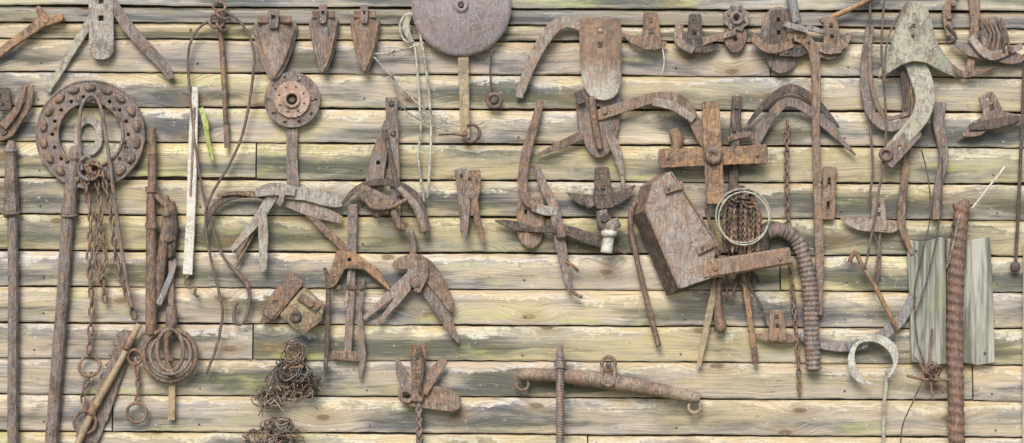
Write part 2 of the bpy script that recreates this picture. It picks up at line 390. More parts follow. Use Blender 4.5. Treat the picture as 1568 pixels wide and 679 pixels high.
def share(cx,y0,y1,w,nm='plough_share',m=SH):
    o=N_(nm,m); h=y1-y0
    plate(o,sm([(cx-w/2,y0+h*.16),(cx,y0+h*.10),(cx+w/2,y0+h*.16),(cx+w*.44,y0+h*.45),(cx+w*.22,y0+h*.85),(cx,y1),(cx-w*.22,y0+h*.85),(cx-w*.44,y0+h*.45)],6),[],5,22,f=lambda x,y:-abs(x-cx)*.5,grid=7)
    bar(o,[(cx-w*.40,y0+h*.10,h*.12,15),(cx+w*.40,y0+h*.10,h*.12,15)],9,mat=B)
    bar(o,[(cx-w*.48,y0+h*.2,3.5,13),(cx-w*.24,y0+h*.7,3.5,19),(cx,y1-2,3,22)],4,mat=CS); bar(o,[(cx+w*.48,y0+h*.2,3.5,13),(cx+w*.24,y0+h*.7,3.5,19),(cx,y1-2,3,22)],4,mat=B)
    bp(o,[(cx,y0-4,w*.26),(cx,y0+h*.24,w*.2)],[rect(cx,y0+h*.08,w*.12,w*.14)],4,26,mat=P_)
share(422,22,123,64); share(497,15,114,42,m=P_); share(560,15,113,42,m=CS)
o=N_('clutch_plate_ring',P_); cx,cy=141,207
hs=[circ(cx+58*math.cos(2*pi*k/18),cy+58*math.sin(2*pi*k/18),3.6,10) for k in range(18)]
plate(o,circ(cx,cy,83,56),[circ(cx,cy,49,40)]+hs,6,12,grid=20)
for k in range(18):
    a=2*pi*(k+.5)/18; lathe(o,cx+72*math.cos(a),cy+72*math.sin(a),[(8.5,12),(8.5,13.5),(7,16),(3,17.2)],12,CS if k%3 else B,True,1.1,.7,a+pi/2)
ring(o,cx,cy,50,2.4,13,n=40); ring(o,cx,cy,82,1.8,11.5,n=48)
for k in range(6): a=2*pi*(k+.2)/6; bolt(o,cx+53*math.cos(a),cy+53*math.sin(a),3,13,3,D)
o=N_('iron_gear_hub',S); plate(o,circ(cx-5,cy+2,22,20,30),[circ(cx-5,cy+2,13,14,20)],4,6)
o=N_('clutch_disc',P_); cx,cy=449,154
plate(o,circ(cx,cy,42,36),[circ(cx,cy,14,20)]+[circ(cx+36*math.cos(2*pi*k/10),cy+36*math.sin(2*pi*k/10),2.8,8) for k in range(10)],5,14,grid=16,mat=P_)
plate(o,circ(cx,cy,27,28),[circ(cx,cy,9,16)]+[circ(cx+20*math.cos(2*pi*(k+.4)/8),cy+20*math.sin(2*pi*(k+.4)/8),2.2,8) for k in range(8)],4,18,mat=CU,grid=12)
ring(o,cx,cy,11,2.6,19,mat=CU); bolt(o,cx,cy,5.5,10,5,D)
for k in range(5): a=2*pi*k/5; bolt(o,cx+31.5*math.cos(a),cy+31.5*math.sin(a),2.6,14,2.5,B,False)
bp(o,[(449,180,16),(448,230,15),(450,292,17)],[],5,9,mat=P_)
o=N_('iron_clevis',B); bar(o,[(50,131,9),(46,160,12),(30,185,15),(14,205,17),(-8,210,16)],6,d=11); bar(o,[(42,133,8,16),(33,165,10,18),(10,195,14,18)],5)
bp(o,[(6,136,24),(8,170,26)],[rect(4,150,7,8),rect(9,162,5,4)],5,16,mat=D)
bar(o,[(-6,180,10,14),(12,206,10,14)],5,mat=D)
o=N_('crowbar',P_); tube(o,[(20,216,10,5),(20,226,10,9),(20,236,10,9),(20,240,10,7),(19,250,10,8.5),(20,322,10,12.5),(20,330,10,12),(22,334,10,8),(23,450,10,8),(22,700,10,8.5)],8,step=6,smooth=False,flat=True)
ring(o,20,231,8.5,2.4,10,tilt=1.4); ring(o,20,326,12,2,10,tilt=1.4)
o=N_('crowbar',P_); tube(o,[(118,224,10,6),(118,234,10,10),(117,243,10,10),(116,248,10,7),(114,258,10,9),(108,328,10,12),(106,334,10,9.5),(98,460,10,9.5),(79,700,10,10)],8,step=6,smooth=False,flat=True,seg=10)
ring(o,108,330,11.5,2,10,tilt=1.4)
o=N_('iron_handle_loop',P_); tube(o,[(131,262),(127,210),(130,165),(145,147),(158,162),(168,215),(178,290),(192,390),(206,470)],3,d=22)
tube(o,[(150,255),(140,240),(128,250),(126,265),(140,276),(156,268),(158,255),(148,246)],3,d=24)
o=N_('rusty_chain',B)
chain(o,[(143,262,22),(137,290,20),(143,330,18),(140,400,15),(143,470,12),(138,545,12)],19,11.5,2.1)
chain(o,[(152,270,22),(158,330,18),(150,390,15),(160,430,12),(163,462,12)],17,10,2)
chain(o,[(163,270,24),(175,330,22),(180,380,19),(190,430,16),(212,492,16)],19,11,2.1)
chain(o,[(140,262,27),(150,275,28),(162,262,27),(150,250,27),(138,256,27),(150,268,30)],15,10,2.1)
chain(o,[(150,330,20),(160,360,18),(166,400,18),(150,440,16)],15,9,2)
o=N_('iron_ring',B); ring(o,140,560,16,2.4,12,tilt=.3); chain(o,[(140,575,12),(130,600,12),(133,628,12)],17,10,2); ring(o,133,646,17,2.6,12)
o=N_('rusty_pipe',B); tube(o,[(235,196,14,6.5),(236,285,14,7),(234,300,14,7),(235,420,14,9),(234,512,14,9)],7,step=6)
for y,r in((290,10),(232,8),(345,10)): tube(o,[(235,y-4,14,r),(235,y+5,14,r)],r,flat=True,seg=8)
tube(o,[(255,300,10,5),(258,340,10,9),(252,380,12,8),(246,430,10,8),(244,470,10,5)],8,mat=B)
tube(o,[(232,290,12),(258,318,14),(266,330,12)],5,mat=B)
o=N_('pipe_fitting',D); tube(o,[(264,310,9,6),(266,350,9,9),(263,395,9,7)],8); bolt(o,258,325,8,15,6,B); bolt(o,262,365,7,15,6,B)
o=N_('painted_wooden_stick',C); bar(o,[(301,134,9),(298,200,13),(294,330,14),(289,420,15)],5,d=10); bar(o,[(300,165,4,13.2),(296,260,3,13.2),(294,300,3,13.2)],2,mat=CS)
tube(o,[(291,420),(286,432),(292,440),(302,438),(300,450),(306,455)],2.4,d=12,mat=B)
o=N_('green_strap',GRN); bar(o,[(309,166,7,8),(317,190,9,13),(320,215,8,10),(327,247,8,12)],2.5,tw=1)
o=N_('saw_blade',U)
top=[(190,505),(180,530),(168,565),(152,600),(132,650),(114,700)]
pl=[]
for i in range(len(top)-1):
    a,b=Vector(top[i]),Vector(top[i+1])
    for k in range(2):
        p=a.lerp(b,k/2);q=a.lerp(b,(k+.8)/2); nrm=Vector((-(b-a).y,(b-a).x)).normalized()
        if nrm.x>0:nrm=-nrm
        pl+=[tuple(p),tuple(q+nrm*8)]
plate(o,pl+[(138,705),(166,640),(198,545),(206,508)],[circ(185,550,3),circ(160,610,3)],3,5,mat=P_)
o=N_('wooden_handle',T); tube(o,[(216,496,14,4.5),(190,548,14,5.2),(150,620,14,5.5),(112,700,14,5.5)],5,step=12); tube(o,[(205,515,14,6.3),(195,535,14,6.6)],6,mat=B); tube(o,[(150,618,14,6.8),(141,634,14,6.8)],6,mat=B)
o=N_('hitch_ring',B); ring(o,263,543,40,4,16,n=28); ring(o,265,541,31,2.8,21,tilt=.25,n=24,mat=P_); ring(o,265,535,20,3.4,24,sy=1.6,n=24,mat=CS)
tube(o,[(265,470,14,8),(265,500,18,9),(258,520,20,5),(262,555,20,5),(266,575,18,6)],6); bolt(o,266,548,5,24,5)
o=N_('flat_stake',T); bar(o,[(266,575,9),(264,642,11)],4,d=9)
o=N_('iron_lever',U); bar(o,[(272,398,6,12),(262,428,9,14),(246,466,9,14)],6); bar(o,[(264,400,8,9),(264,500,9,9)],6,mat=CS)
o=N_('rusty_chain',B); ring(o,209,546,11,2.2,12); chain(o,[(210,553),(213,585),(212,618)],16,10,2.1); ring(o,212,631,15,2.4,12)
o=N_('cultivator_sweep_arms',S)
bar(o,[(418,296,16,22),(470,298,20,20),(500,305,22,17),(527,312,16,13)],4,rnd=True); bar(o,[(430,305,14,16),(480,322,22,14),(524,337,12,9)],4,mat=SH)
bar(o,[(424,294,16,22),(398,335,15,18),(356,384,8,12)],4); bar(o,[(404,322,15,24),(406,360,15,20),(405,416,11,16)],4,rnd=True)
bar(o,[(420,300,14,17),(386,350,12,14),(364,392,6,10)],4,mat=P_)
bar(o,[(395,296,14,26),(425,290,20,28),(455,294,14,26)],6); bar(o,[(428,288,9,27),(436,302,9,30),(430,314,8,26)],4,mat=SH)
o=N_('curved_iron_tine',D); bar(o,[(315,357,4),(324,328,9),(345,306,10),(385,298,10),(420,305,9)],5,d=13); bar(o,[(335,300,5),(370,296,7),(400,302,5)],5,d=18,mat=B)
o=N_('curved_iron_tine',B); bar(o,[(446,302,10,10),(478,332,11,12),(515,368,12,12),(560,408,12,10),(598,446,7,8)],6); bar(o,[(362,410,4),(385,360,9),(400,320,9)],4,d=9)
o=N_('plough_coulter',P_); bar(o,[(600,150,18,12),(602,200,18,12),(608,330,14,10)],6,mat=P_); plate(o,[(590,185),(598,200),(586,285),(560,290),(568,240)],[circ(580,250,4)],4,10,mat=P_)
bar(o,[(590,200,7),(612,300,7)],4,d=18,mat=D); bolt(o,600,160,4,16,3,D); bolt(o,603,205,4,16,3,D)
o=N_('spring_tine_bracket',D); bar(o,[(526,312,4),(545,292,9),(575,280,11),(612,284,11),(640,305,12),(653,345,11),(655,362,6)],6,d=16); 
bp(o,[(548,290,18),(575,305,24),(600,318,24)],[rect(562,296,7,6,.4),rect(585,308,7,6,.4)],5,22,mat=CS)
tube(o,[(602,318,20,5),(612,345,20,7),(622,350,20,5)],6,mat=B); tube(o,[(612,288,20,5),(640,320,20,7),(650,356,16,6)],6,mat=SH); tube(o,[(630,352,14,4),(634,375,12,6),(632,402,10,5)],5,mat=P_)
tube(o,[(560,300,24),(572,318,26),(600,318,26),(625,305,24)],3.5,mat=B); tube(o,[(575,330,10,6),(600,315,22,6)],6,mat=B)
o=N_('long_iron_bar',P_); bar(o,[(541,313,16),(539,420,13),(533,545,12)],6,d=8); bolt(o,540,330,3,11,2); bolt(o,538,440,3,11,2); bar(o,[(510,543,14),(552,546,16)],6,d=10,mat=B); bar(o,[(515,440,7),(560,440,7)],5,d=12,mat=D)
o=N_('plough_share_wedge',O); plate(o,rc([(501,442),(518,384),(545,388),(580,412),(600,446),(560,412),(530,410),(515,437)],4),[circ(537,398,4)],7,20)
o=N_('hinge_bracket',B); bar(o,[(402,494,6,8),(416,480,22,12),(456,428,24,14)],4,smooth=False)
bp(o,[(408,482,22),(456,424,26)],[circ(424,463,4),circ(438,447,4),circ(450,433,4)],5,16)
o=N_('rusted_valve_box',GB); plate(o,rc([(432,482),(468,440),(498,468),(494,488),(466,509),(458,505)],3),[],18,24,mat=GB); bolt(o,478,464,7,24,8,B); bar(o,[(462,452,12,27),(490,472,12,27)],4,mat=B); bar(o,[(466,508,8,26),(495,486,8,26)],6,mat=B); lathe(o,456,484,[(9,23),(9,28),(6,30),(4,27)],14,D)
o=N_('thin_iron_stake',D); bar(o,[(498,410,5),(504,440,7),(501,540,7),(499,577,4)],5,d=14)
o=N_('iron_blade',P_); bar(o,[(557,428,5),(552,480,8),(555,545,12),(552,580,3)],4,d=9); bar(o,[(538,405,5,12),(530,470,6,10)],3,mat=WIRE)
o=N_('duckfoot_sweep',CS)
bar(o,[(602,406,14,14),(640,402,26,22),(668,430,26,20),(694,476,12,14)],5,rnd=True); bar(o,[(636,420,20,18),(600,450,14,14),(558,488,6,8)],5,mat=SH)
bar(o,[(650,430,22,16),(676,475,22,12),(702,524,5,8)],5,mat=P_); bar(o,[(640,400,20,24),(620,445,14,18),(578,497,5,10)],4,mat=SH); lathe(o,638,432,[(10,18),(10,26),(7,29),(3,30)],16,P_)
bar(o,[(648,398,16,24),(648,420,18,26),(640,446,10,24)],5,mat=CS)
o=N_('hanging_blades',P_); bp(o,[(706,260,18),(712,310,18),(712,356,12)],[rect(707,270,6,7)],4,10); bp(o,[(722,262,26),(724,290,22),(722,330,8)],[rect(720,275,6,7)],4,18,mat=CS); bar(o,[(727,290,10),(730,330,10),(741,371,8)],5,d=15,mat=B); bar(o,[(716,300,10),(713,340,11),(712,372,3)],4,d=22)
o=N_('pipe_stand',T); bar(o,[(709,60,17),(711,140,16),(713,216,14)],7,d=10,rnd=True); bolt(o,712,205,4,14,3,B)
o=N_('harrow_disc',DP,.3); lathe(o,707,12,[(76,14),(76,15.5),(70,17),(55,22),(40,26),(25,28),(15,28.8),(10,29),(10,30.5),(5,30.5),(4,24)],72)
bolt(o,707,12,3,28,3,D)
o=N_('twine_rope',ROPE); tube(o,[(628,40),(627,60),(636,75),(641,130),(645,200),(641,240),(650,310)],1.9,d=10); tube(o,[(634,20),(645,60),(655,120),(660,180),(660,230),(655,305)],2.1,d=13); ring(o,630,45,17,2.2,13,sy=1.3,a0=100,a1=300,mat=ROPE)
bar(o,[(628,22,8),(622,45,11),(632,66,7)],5,d=12,mat=G)
o=N_('barbed_wire',WIRE); tube(o,[(573,88),(600,118),(632,152),(664,178),(700,192),(730,192),(745,183)],1.3,d=11,mat=ROPE); tube(o,[(572,84),(600,82),(635,72),(650,66)],1.3,d=11,mat=ROPE); tube(o,[(598,108),(618,165),(660,192),(705,206)],1.2,d=12)
for x,y in((600,118),(620,141),(650,168),(680,186),(600,82),(618,165)):
    tube(o,[(x-5,y-5),(x+5,y+5)],1,d=13); tube(o,[(x-5,y+4),(x+6,y-4)],1,d=13)
ring(o,722,205,13,2.4,14,a0=-120,a1=150,mat=D); tube(o,[(672,207),(700,207),(718,214)],1.6,d=13,mat=D)
o=N_('hanging_pulley',D); tube(o,[(753,78),(751,110),(753,142)],1.6,d=10); ring(o,757,155,10,3.2,12,mat=B); bolt(o,757,155,5,14,4,D)
o=N_('bent_tine',S); bar(o,[(795,150,12,10),(808,112,16,12),(824,78,18,14),(846,46,20,16),(868,36,18,14),(888,44,12,12),(896,52,5,10)],7,mat=SH)
o=N_('plough_shovel_blade',CS); plate(o,sm([(888,36),(900,31),(945,31),(949,40),(950,80),(948,130),(938,150),(920,155),(903,148),(893,128),(889,90)],5),[rect(918,50,9,12),rect(918,72,8,10)],4,26,f=lambda x,y:-((x-919)/30)**2*8,grid=8)
def worn():
    N=NT('shovel_worn_tip'); g=N.n('ShaderNodeNewGeometry'); P=g.outputs['Position']; s=N.n('ShaderNodeSeparateXYZ'); N.l(P,s.inputs[0])
    a=N.noise(N.vmath('MULTIPLY',P,(60,40,14)),1,5,.7); c=N.noise(P,150,4,.7); b=N.noise(P,40,4,.7); z0=ZC+(339.5-118)*K
    m=N.ss(N.math('ADD',s.outputs[2],N.math('MULTIPLY',a,.30)),z0+.08,z0+.22)
    col=N.mix(m,(.50,.46,.39),N.mix(N.ss(b,.42,.58),(.19,.125,.09),(.32,.20,.13))); col=N.mix(N.ss(c,.5,.60,0,.65),col,(.17,.125,.095)); col=N.mix(N.ss(a,.50,.64,0,.6),col,(.34,.25,.18))
    N.l(col,N.b.inputs['Base Color']); N.b.inputs['Roughness'].default_value=.65; N.l(N.bump(c,.6,.002),N.b.inputs['Normal']); return N.m
o.mats[0]=worn(); o.mat=o.mats[0]
o=N_('plough_point',B); plate(o,sm([(884,145),(914,135),(945,145),(948,185),(938,225),(918,242),(902,232),(888,200)],6),[rect(916,168,7,9)],5,16,f=lambda x,y:-abs(x-916)*.25,grid=8,mat=P_); tube(o,[(905,150,20,6),(910,190,22,6),(918,230,20,5)],6,mat=B)
bar(o,[(890,208,14,14),(855,224,12,11),(822,238,3,8)],5,mat=B); bar(o,[(934,210,14,14),(946,240,14,12),(955,290,4,9)],5,mat=SH); bar(o,[(884,142,12,18),(890,160,14,20)],5,mat=D)
o=N_('s_shaped_tine',B); bar(o,[(828,156,10,10),(820,185,13,12),(806,235,15,16),(800,280,15,18),(806,306,15,20),(822,318,16,18)],7)
bar(o,[(815,316,14,20),(835,323,15,17),(853,324,13,14)],5,mat=S)
o=N_('cultivator_shovel',CS); plate(o,sm([(795,308),(810,303),(830,306),(833,340),(828,368),(814,380),(799,372),(792,350)],6),[rect(805,325,6,9),rect(812,352,6,12)],4,12,f=lambda x,y:-((x-812)/18)**2*3)
o=N_('spring_tine',P_); bar(o,[(820,253,9,8),(832,285,14,10),(848,318,16,12),(857,370,17,13),(866,415,13,12),(872,445,9,10)],6); tube(o,[(872,440,14),(880,450,14),(891,455,14)],2.5,mat=B); tube(o,[(858,345,16,9),(860,365,16,9)],8,mat=B); tube(o,[(866,400,15),(878,408,17),(886,415,17)],2.4,mat=B)
o=N_('furrow_opener',D); sweep(o,(868,296),(924,312),(972,284),19,(920,257),24,D,d=11); bar(o,[(758,338,3),(785,345,14),(818,352,8)],4,d=12); bar(o,[(812,352,8,18),(860,352,14,19),(900,365,18,16),(958,388,3,10)],5); tube(o,[(898,304,24,7),(905,318,24,7)],6,mat=P_)
tube(o,[(920,322,20,8),(926,345,20,13),(935,352,20,9)],10,mat=P_); bolt(o,924,335,6,34,4,D); tube(o,[(932,338,24,13),(938,352,24,13)],12,mat=S)
o=N_('plastic_pipe',C); tube(o,[(931,352,30,9),(930,365,30,9),(927,387,30,9)],8.5,seg=16); tube(o,[(931,354,30,12),(931,362,30,12)],11,seg=16)
o=N_('bent_flat_bar',CS); bar(o,[(908,180,17),(955,165,17),(1010,150,17),(1045,160,18),(1062,188,17),(1078,218,18),(1108,250,15)],6,d=16,rnd=True); bar(o,[(998,158,12,22),(1030,165,14,22),(1060,185,12,22)],5,mat=SH); bolt(o,925,173,4,19,3); bolt(o,1012,152,4,19,3)
o=N_('iron_cross_bracket',O); bp(o,[(1007,244,28),(1088,241,25),(1171,237,28)],[],6,30); bp(o,[(1084,158,25),(1088,240,26),(1092,312,25)],[],6,37); lathe(o,1088,240,[(14,36),(14,42),(11,45),(6,46),(4,42)],20,CS)
bolt(o,1020,243,3,30,2); bolt(o,1156,238,3,30,2)
o=N_('sheet_metal_box',SH,.35)
plate(o,rc([(996,284),(1024,264),(1092,368),(1085,424),(1036,441),(985,322)],3),[],3,42,f=lambda x,y:(x-1036)*.05)
def quad(o,P,mat): 
    V=list(P)+[(p[0]-1.2,p[1]+.5,p[2]-2.5) for p in P]; n=len(P); F=[tuple(range(n)),tuple(range(2*n-1,n-1,-1))]+[(i,(i+1)%n,(i+1)%n+n,i+n) for i in range(n)]; o.add(V,F,mat)
quad(o,[(985,322,40),(1036,441,42),(1022,453,12),(969,330,10)],D); quad(o,[(996,284,40),(985,322,40),(969,330,10),(981,286,10)],B)
quad(o,[(1036,441,42),(1085,424,45),(1078,434,14),(1022,453,12)],D); quad(o,[(1024,264,41),(996,284,40),(981,286,10),(1010,266,10)],CS)
tube(o,[(985,322,42),(1036,441,44)],1.6,mat=CS); tube(o,[(1024,265,43),(1090,368,46)],1.6,mat=CS)
bar(o,[(1014,292,12,46),(1042,284,12,47)],4,mat=CS); bar(o,[(1062,384,12,48),(1092,370,12,49)],4,mat=CS); bolt(o,1020,290,2.5,48,2,D); bolt(o,1070,379,2.5,50,2,D)
o=N_('bent_round_rod',B); tube(o,[(978,308),(967,318),(965,350),(974,395),(992,470),(1008,530)],4.2,d=12)
o=N_('wire_hoop',WIRE); ring(o,1133,331,41,1.8,36,n=26,mat=WIRE); ring(o,1134,335,38,1.1,38,n=26,sy=1.06,mat=ROPE)
o=N_('roller_chain_bundle',B)
for k in range(13):
    x=1108+k*4.2; e=abs(k-6); chain(o,[(x*.6+1133*.4,296+e*2,20+6*(k%3)),(x+random.uniform(-2,2),325,24+6*(k%2)),(x+random.uniform(-3,3),388-e,18+5*(k%3))],9,7.5,2.0,mat=[B,D,CS,B][k%4])
for k in range(8): ring(o,random.uniform(1118,1150),random.uniform(296,312),random.uniform(6,12),2.0,30,tilt=random.uniform(0,1.3),ax=random.random()*3,mat=random.choice([B,D]),n=12)
for k in range(8): tube(o,[(1112+k*6,310,12),(1115+k*5,385,14),(1118+k*5+random.uniform(-8,8),410,10),(1112+k*7,440+random.uniform(-10,30),10)],2.2,mat=random.choice([B,D]))
tube(o,[(1085,300,24),(1080,325,24),(1100,385,20)],3,mat=B); tube(o,[(1068,330,18),(1080,360,18),(1098,392,18)],5,mat=CS)
o=N_('square_iron_beam',CS); bar(o,[(1072,413,28),(1204,391,26)],20,d=36,smooth=False); bolt(o,1090,410,4,46,3); bolt(o,1188,394,4,46,3)
o=N_('corrugated_metal_hose',P_,.3); tube(o,[(1172,356),(1192,352),(1216,366),(1230,400),(1238,450),(1240,500),(1243,565)],11.5,d=16,step=1.6,seg=14,fr=lambda r,s,a:r*(1+.09*math.sin(2*pi*s/7.5)),mat=P_)
tube(o,[(1165,385),(1170,352),(1185,350)],10,d=14,mat=D); tube(o,[(1240,530,16,12),(1244,566,16,9.5)],10,mat=B)
o=N_('wooden_stake',T); bar(o,[(1097,425,11),(1085,480,11),(1069,560,7)],6,d=10)
o=N_('iron_stake',O); bar(o,[(1137,420,8),(1147,490,9),(1156,558,9)],7,d=10); tube(o,[(1100,425,12,5),(1098,470,12,6),(1102,500,12,10),(1100,508,12,8)],6,mat=B); tube(o,[(1130,425,14),(1160,460,12),(1172,500,10)],2,mat=D)
o=N_('cultivator_sweep',B); sweep(o,(953,52),(997,72),(1020,66),15,(995,22),24); tube(o,[(1012,72),(1016,95),(1012,118)],1,d=14,mat=C)
o=N_('cultivator_sweep',D); sweep(o,(1034,40),(1062,74),(1100,70),18,(1063,24),20); bar(o,[(1040,38,12,10),(1038,65,14,14),(1060,80,12,18)],5,mat=CS)
bar(o,[(1060,70,14,16),(1100,58,10,14),(1125,52,8,12)],4,mat=CS)
o=N_('hub_flange',P_); plate(o,[(1126+(21 if k%2 else 17)*math.cos(2*pi*k/16),30+(21 if k%2 else 17)*math.sin(2*pi*k/16)) for k in range(16)],[circ(1126,30,5)],5,14); ring(o,1126,30,8,2.6,16); 
for k in range(4): bolt(o,1126+13*math.cos(k*pi/2+.4),30+13*math.sin(k*pi/2+.4),2.3,14,2,D)
plate(o,sm([(1110,48),(1140,48),(1138,72),(1125,82),(1112,72)],5),[circ(1125,62,4)],4,10,mat=B)
o=N_('plough_shovel',P_); plate(o,sm([(1168,30),(1190,12),(1214,30),(1222,70),(1214,103),(1195,113),(1178,103),(1168,70)],6),[rect(1194,45,7,12),rect(1194,80,6,8)],5,12,f=lambda x,y:-((x-1195)/26)**2*5)
sweep(o,(1147,50),(1190,78),(1240,78),20,(1188,18),22,D,d=14); bar(o,[(1150,60,12,20),(1175,78,14,24),(1210,70,12,20)],5,mat=B)
o=N_('steel_pin',U); tube(o,[(1205,-10,24,7),(1210,10,24,8),(1216,38,24,7)],7); bar(o,[(1196,40,9,28),(1232,50,9,28)],5); bar(o,[(1232,44,10,18),(1262,52,6,16)],5)
o=N_('lever_rod',O); tube(o,[(1254,36,16,4),(1285,22,16,4.5),(1345,-6,16,4.5)],4); 
o=N_('cultivator_sweep',CS); sweep(o,(1240,66),(1272,78),(1302,52),17,(1268,30),22,CS,d=12); bar(o,[(1240,80,8),(1270,88,10),(1292,76,6)],4,d=12,mat=B)
o=N_('curved_drill_tine',CS); bar(o,[(1198,66,14,16),(1215,58,17,18),(1235,68,18,18),(1246,100,15,16),(1247,200,12,14),(1251,340,13,12),(1253,400,13,12),(1253,482,8,10)],7,mat=CS)
for k in range(5): lathe(o,1203+k*8,62+(-3 if 1<k<4 else 0)+(5 if k==4 else 0),[(2.4,20),(2.4,23),(1,23.6)],8,D)
o=N_('arched_blade',D); bar(o,[(1138,200,3,10),(1165,165,10,13),(1200,138,13,15),(1225,142,13,15),(1255,165,11,13),(1283,196,3,10)],5)
o=N_('arched_blade',P_); bar(o,[(1155,222,14,12),(1178,180,15,15),(1203,158,14,17),(1235,170,14,15),(1270,200,12,12),(1308,238,3,9)],5,mat=P_)
o=N_('hanging_chain',B); chain(o,[(1204,190),(1203,270),(1206,350)],13,10,1.8,d=10)
o=N_('hanging_chain',B); chain(o,[(1208,395),(1214,470),(1220,540),(1223,606)],13,9,1.7,d=9); 
o=N_('iron_post_bar',D); bar(o,[(1127,148,14),(1124,210,16),(1121,292,13)],8,d=10); bolt(o,1126,165,4,14,3); bolt(o,1122,200,4,14,3)
tube(o,[(1030,198,14,8),(1036,220,14,10),(1030,235,14,6)],8,mat=B); bar(o,[(1112,215,8,15),(1150,208,9,14),(1152,255,6,12)],4,mat=B)
o=N_('slotted_link',CS); bp(o,[(1270,256,20),(1268,295,19),(1266,336,20)],[rect(1268,280,6,16),rect(1267,315,6,14)],5,10)
o=N_('mouldboard_hood',G); plate(o,sm([(1370,28),(1380,12),(1394,8),(1408,14),(1417,32),(1424,60),(1440,86),(1472,118),(1440,113),(1412,100),(1392,97),(1372,103),(1342,120),(1350,95),(1362,62)],6),[rect(1392,28,6,7),rect(1391,44,6,7),rect(1390,60,6,7)],4,38,f=lambda x,y:-((x-1394)/40)**2*10,grid=8)
o=N_('curved_spring_arm',G); bar(o,[(1385,80,26,20),(1400,110,32,24),(1410,150,30,28),(1400,185,26,30),(1370,220,22,24),(1348,245,20,16)],7); bp(o,[(1398,200,22),(1350,250,26)],[circ(1372,228,5),circ(1358,243,4)],5,30,mat=P_); ring(o,1350,238,8,3,32,mat=B)
o=N_('iron_hook_strap',P_); bar(o,[(1330,40,12,12),(1323,90,13,14),(1322,145,14,16),(1332,178,15,18),(1355,196,15,20),(1380,190,14,22),(1408,180,12,24)],6); bar(o,[(1330,55,6,18),(1329,120,7,18),(1350,180,7,20),(1385,175,7,22)],4,mat=CS)
for k in range(5): tube(o,[(1376+k*4,110,18),(1380+k*4,160,20),(1374+k*5,205,18)],2.5,mat=random.choice([B,D]))
o=N_('toothed_bar',P_); bar(o,[(1437,158,20,10),(1434,190,17,12),(1442,240,14,12),(1433,290,12,12),(1432,336,13,10)],7)
o=N_('iron_strap',B); bar(o,[(1386,230,10),(1381,290,12),(1378,345,12),(1394,390,6)],6,d=12)
o=N_('cultivator_sweep',S); sweep(o,(1286,335),(1342,346),(1380,345),20,(1342,305),20,SH); 
o=N_('cultivator_sweep',CS); sweep(o,(1154,512),(1188,515),(1222,518),14,(1187,475),22,CS)
o=N_('iron_bracket',CS); bar(o,[(1462,-10,10),(1446,20,13),(1452,55,12)],7,d=12); bolt(o,1450,28,5,16,4); bolt(o,1456,8,5,16,4); bar(o,[(1488,-8,18),(1490,40,14),(1482,112,12)],6,d=10); tube(o,[(1446,40,16),(1460,60,16),(1448,68,16)],3,mat=D)
o=N_('cultivator_sweep',P_); sweep(o,(1456,66),(1515,84),(1568,92),22,(1508,30),26,P_,d=14); bar(o,[(1480,60,10,22),(1510,88,14,26),(1560,72,8,16)],5,mat=SH)
for k in range(5): tube(o,[(1495+k*8,30,20),(1510+k*6,55,26),(1500+k*10,84,24)],2.6,mat=random.choice([D,B,P_]))
bar(o,[(1450,100,8),(1475,116,10),(1520,104,4)],4,d=12,mat=B)
o=N_('cultivator_sweep',P_); sweep(o,(1466,214),(1520,180),(1572,186),20,(1505,146),26,P_); bar(o,[(1480,196,10,20),(1520,190,16,20),(1556,182,10,14)],4,mat=D); bar(o,[(1470,208,5),(1495,204,9),(1520,186,6)],4,d=16,mat=CS)
o=N_('thin_rod',D); tube(o,[(1566,85),(1562,200),(1556,330),(1552,408)],2.6,d=10); lathe(o,1552,409,[(8,8),(8,11),(5,13)],14)
def boardmat():
    N=NT('grey_plank_wood'); g=N.n('ShaderNodeNewGeometry'); P=g.outputs['Position']
    a=N.noise(N.vmath('MULTIPLY',P,(90,10,3)),1,5,.7,.3); b=N.noise(N.vmath('MULTIPLY',P,(9,3,3)),1,4,.6); c=N.noise(N.vmath('MULTIPLY',P,(22,5,1.6)),1,4,.6,.6)
    col=N.mix(N.ss(b,.38,.62),(.41,.40,.345),(.30,.295,.25)); col=N.mix(N.ss(a,.45,.62,0,.75),col,(.12,.115,.09)); col=N.mix(N.ss(c,.5,.62,0,.6),col,(.58,.555,.48))
    col=N.mix(N.ss(c,.38,.48,.8,0),col,(.12,.115,.09)); col=N.mix(N.ss(b,.55,.65,0,.35),col,(.38,.38,.20))
    N.l(col,N.b.inputs['Base Color']); N.b.inputs['Roughness'].default_value=.9; N.l(N.bump(a,.8,.005),N.b.inputs['Normal']); return N.m
BW=boardmat()
o=N_('grey_plank',BW); 
plate(o,[(1388,368),(1410,372),(1440,364),(1444,368),(1447,556),(1420,558),(1395,553)],[],8,12,mat=BW); plate(o,[(1448,366),(1480,370),(1512,364),(1516,430),(1520,554),(1495,558),(1470,554),(1450,557)],[],8,11,mat=BW)
bolt(o,1400,385,2.2,12,1,D,False); bolt(o,1505,540,2.2,12,1,D,False)
o=N_('twisted_reinforcing_bar',CS,.3); tube(o,[(1468,308,18,5),(1470,316,18,11),(1466,340,18,11.5),(1460,420,18,12),(1458,520,18,12),(1461,700,18,12)],12,step=2,seg=16,fr=lambda r,s,a:r*(1+.10*max(-.4,math.sin(2*pi*s/14+a))),mat=rust('rust_redbrown',(.17,.098,.075),(.24,.145,.11),(.29,.16,.10),dust=.25,org=.25))
tube(o,[(1462,330,30),(1452,380,26),(1446,410,14),(1462,330,20)],1.6,mat=WIRE); tube(o,[(1456,318,18,6),(1485,312,18,4)],5,mat=B)
o=N_('stiff_wire',C); tube(o,[(1483,320),(1505,292),(1534,256)],1.7,d=20)
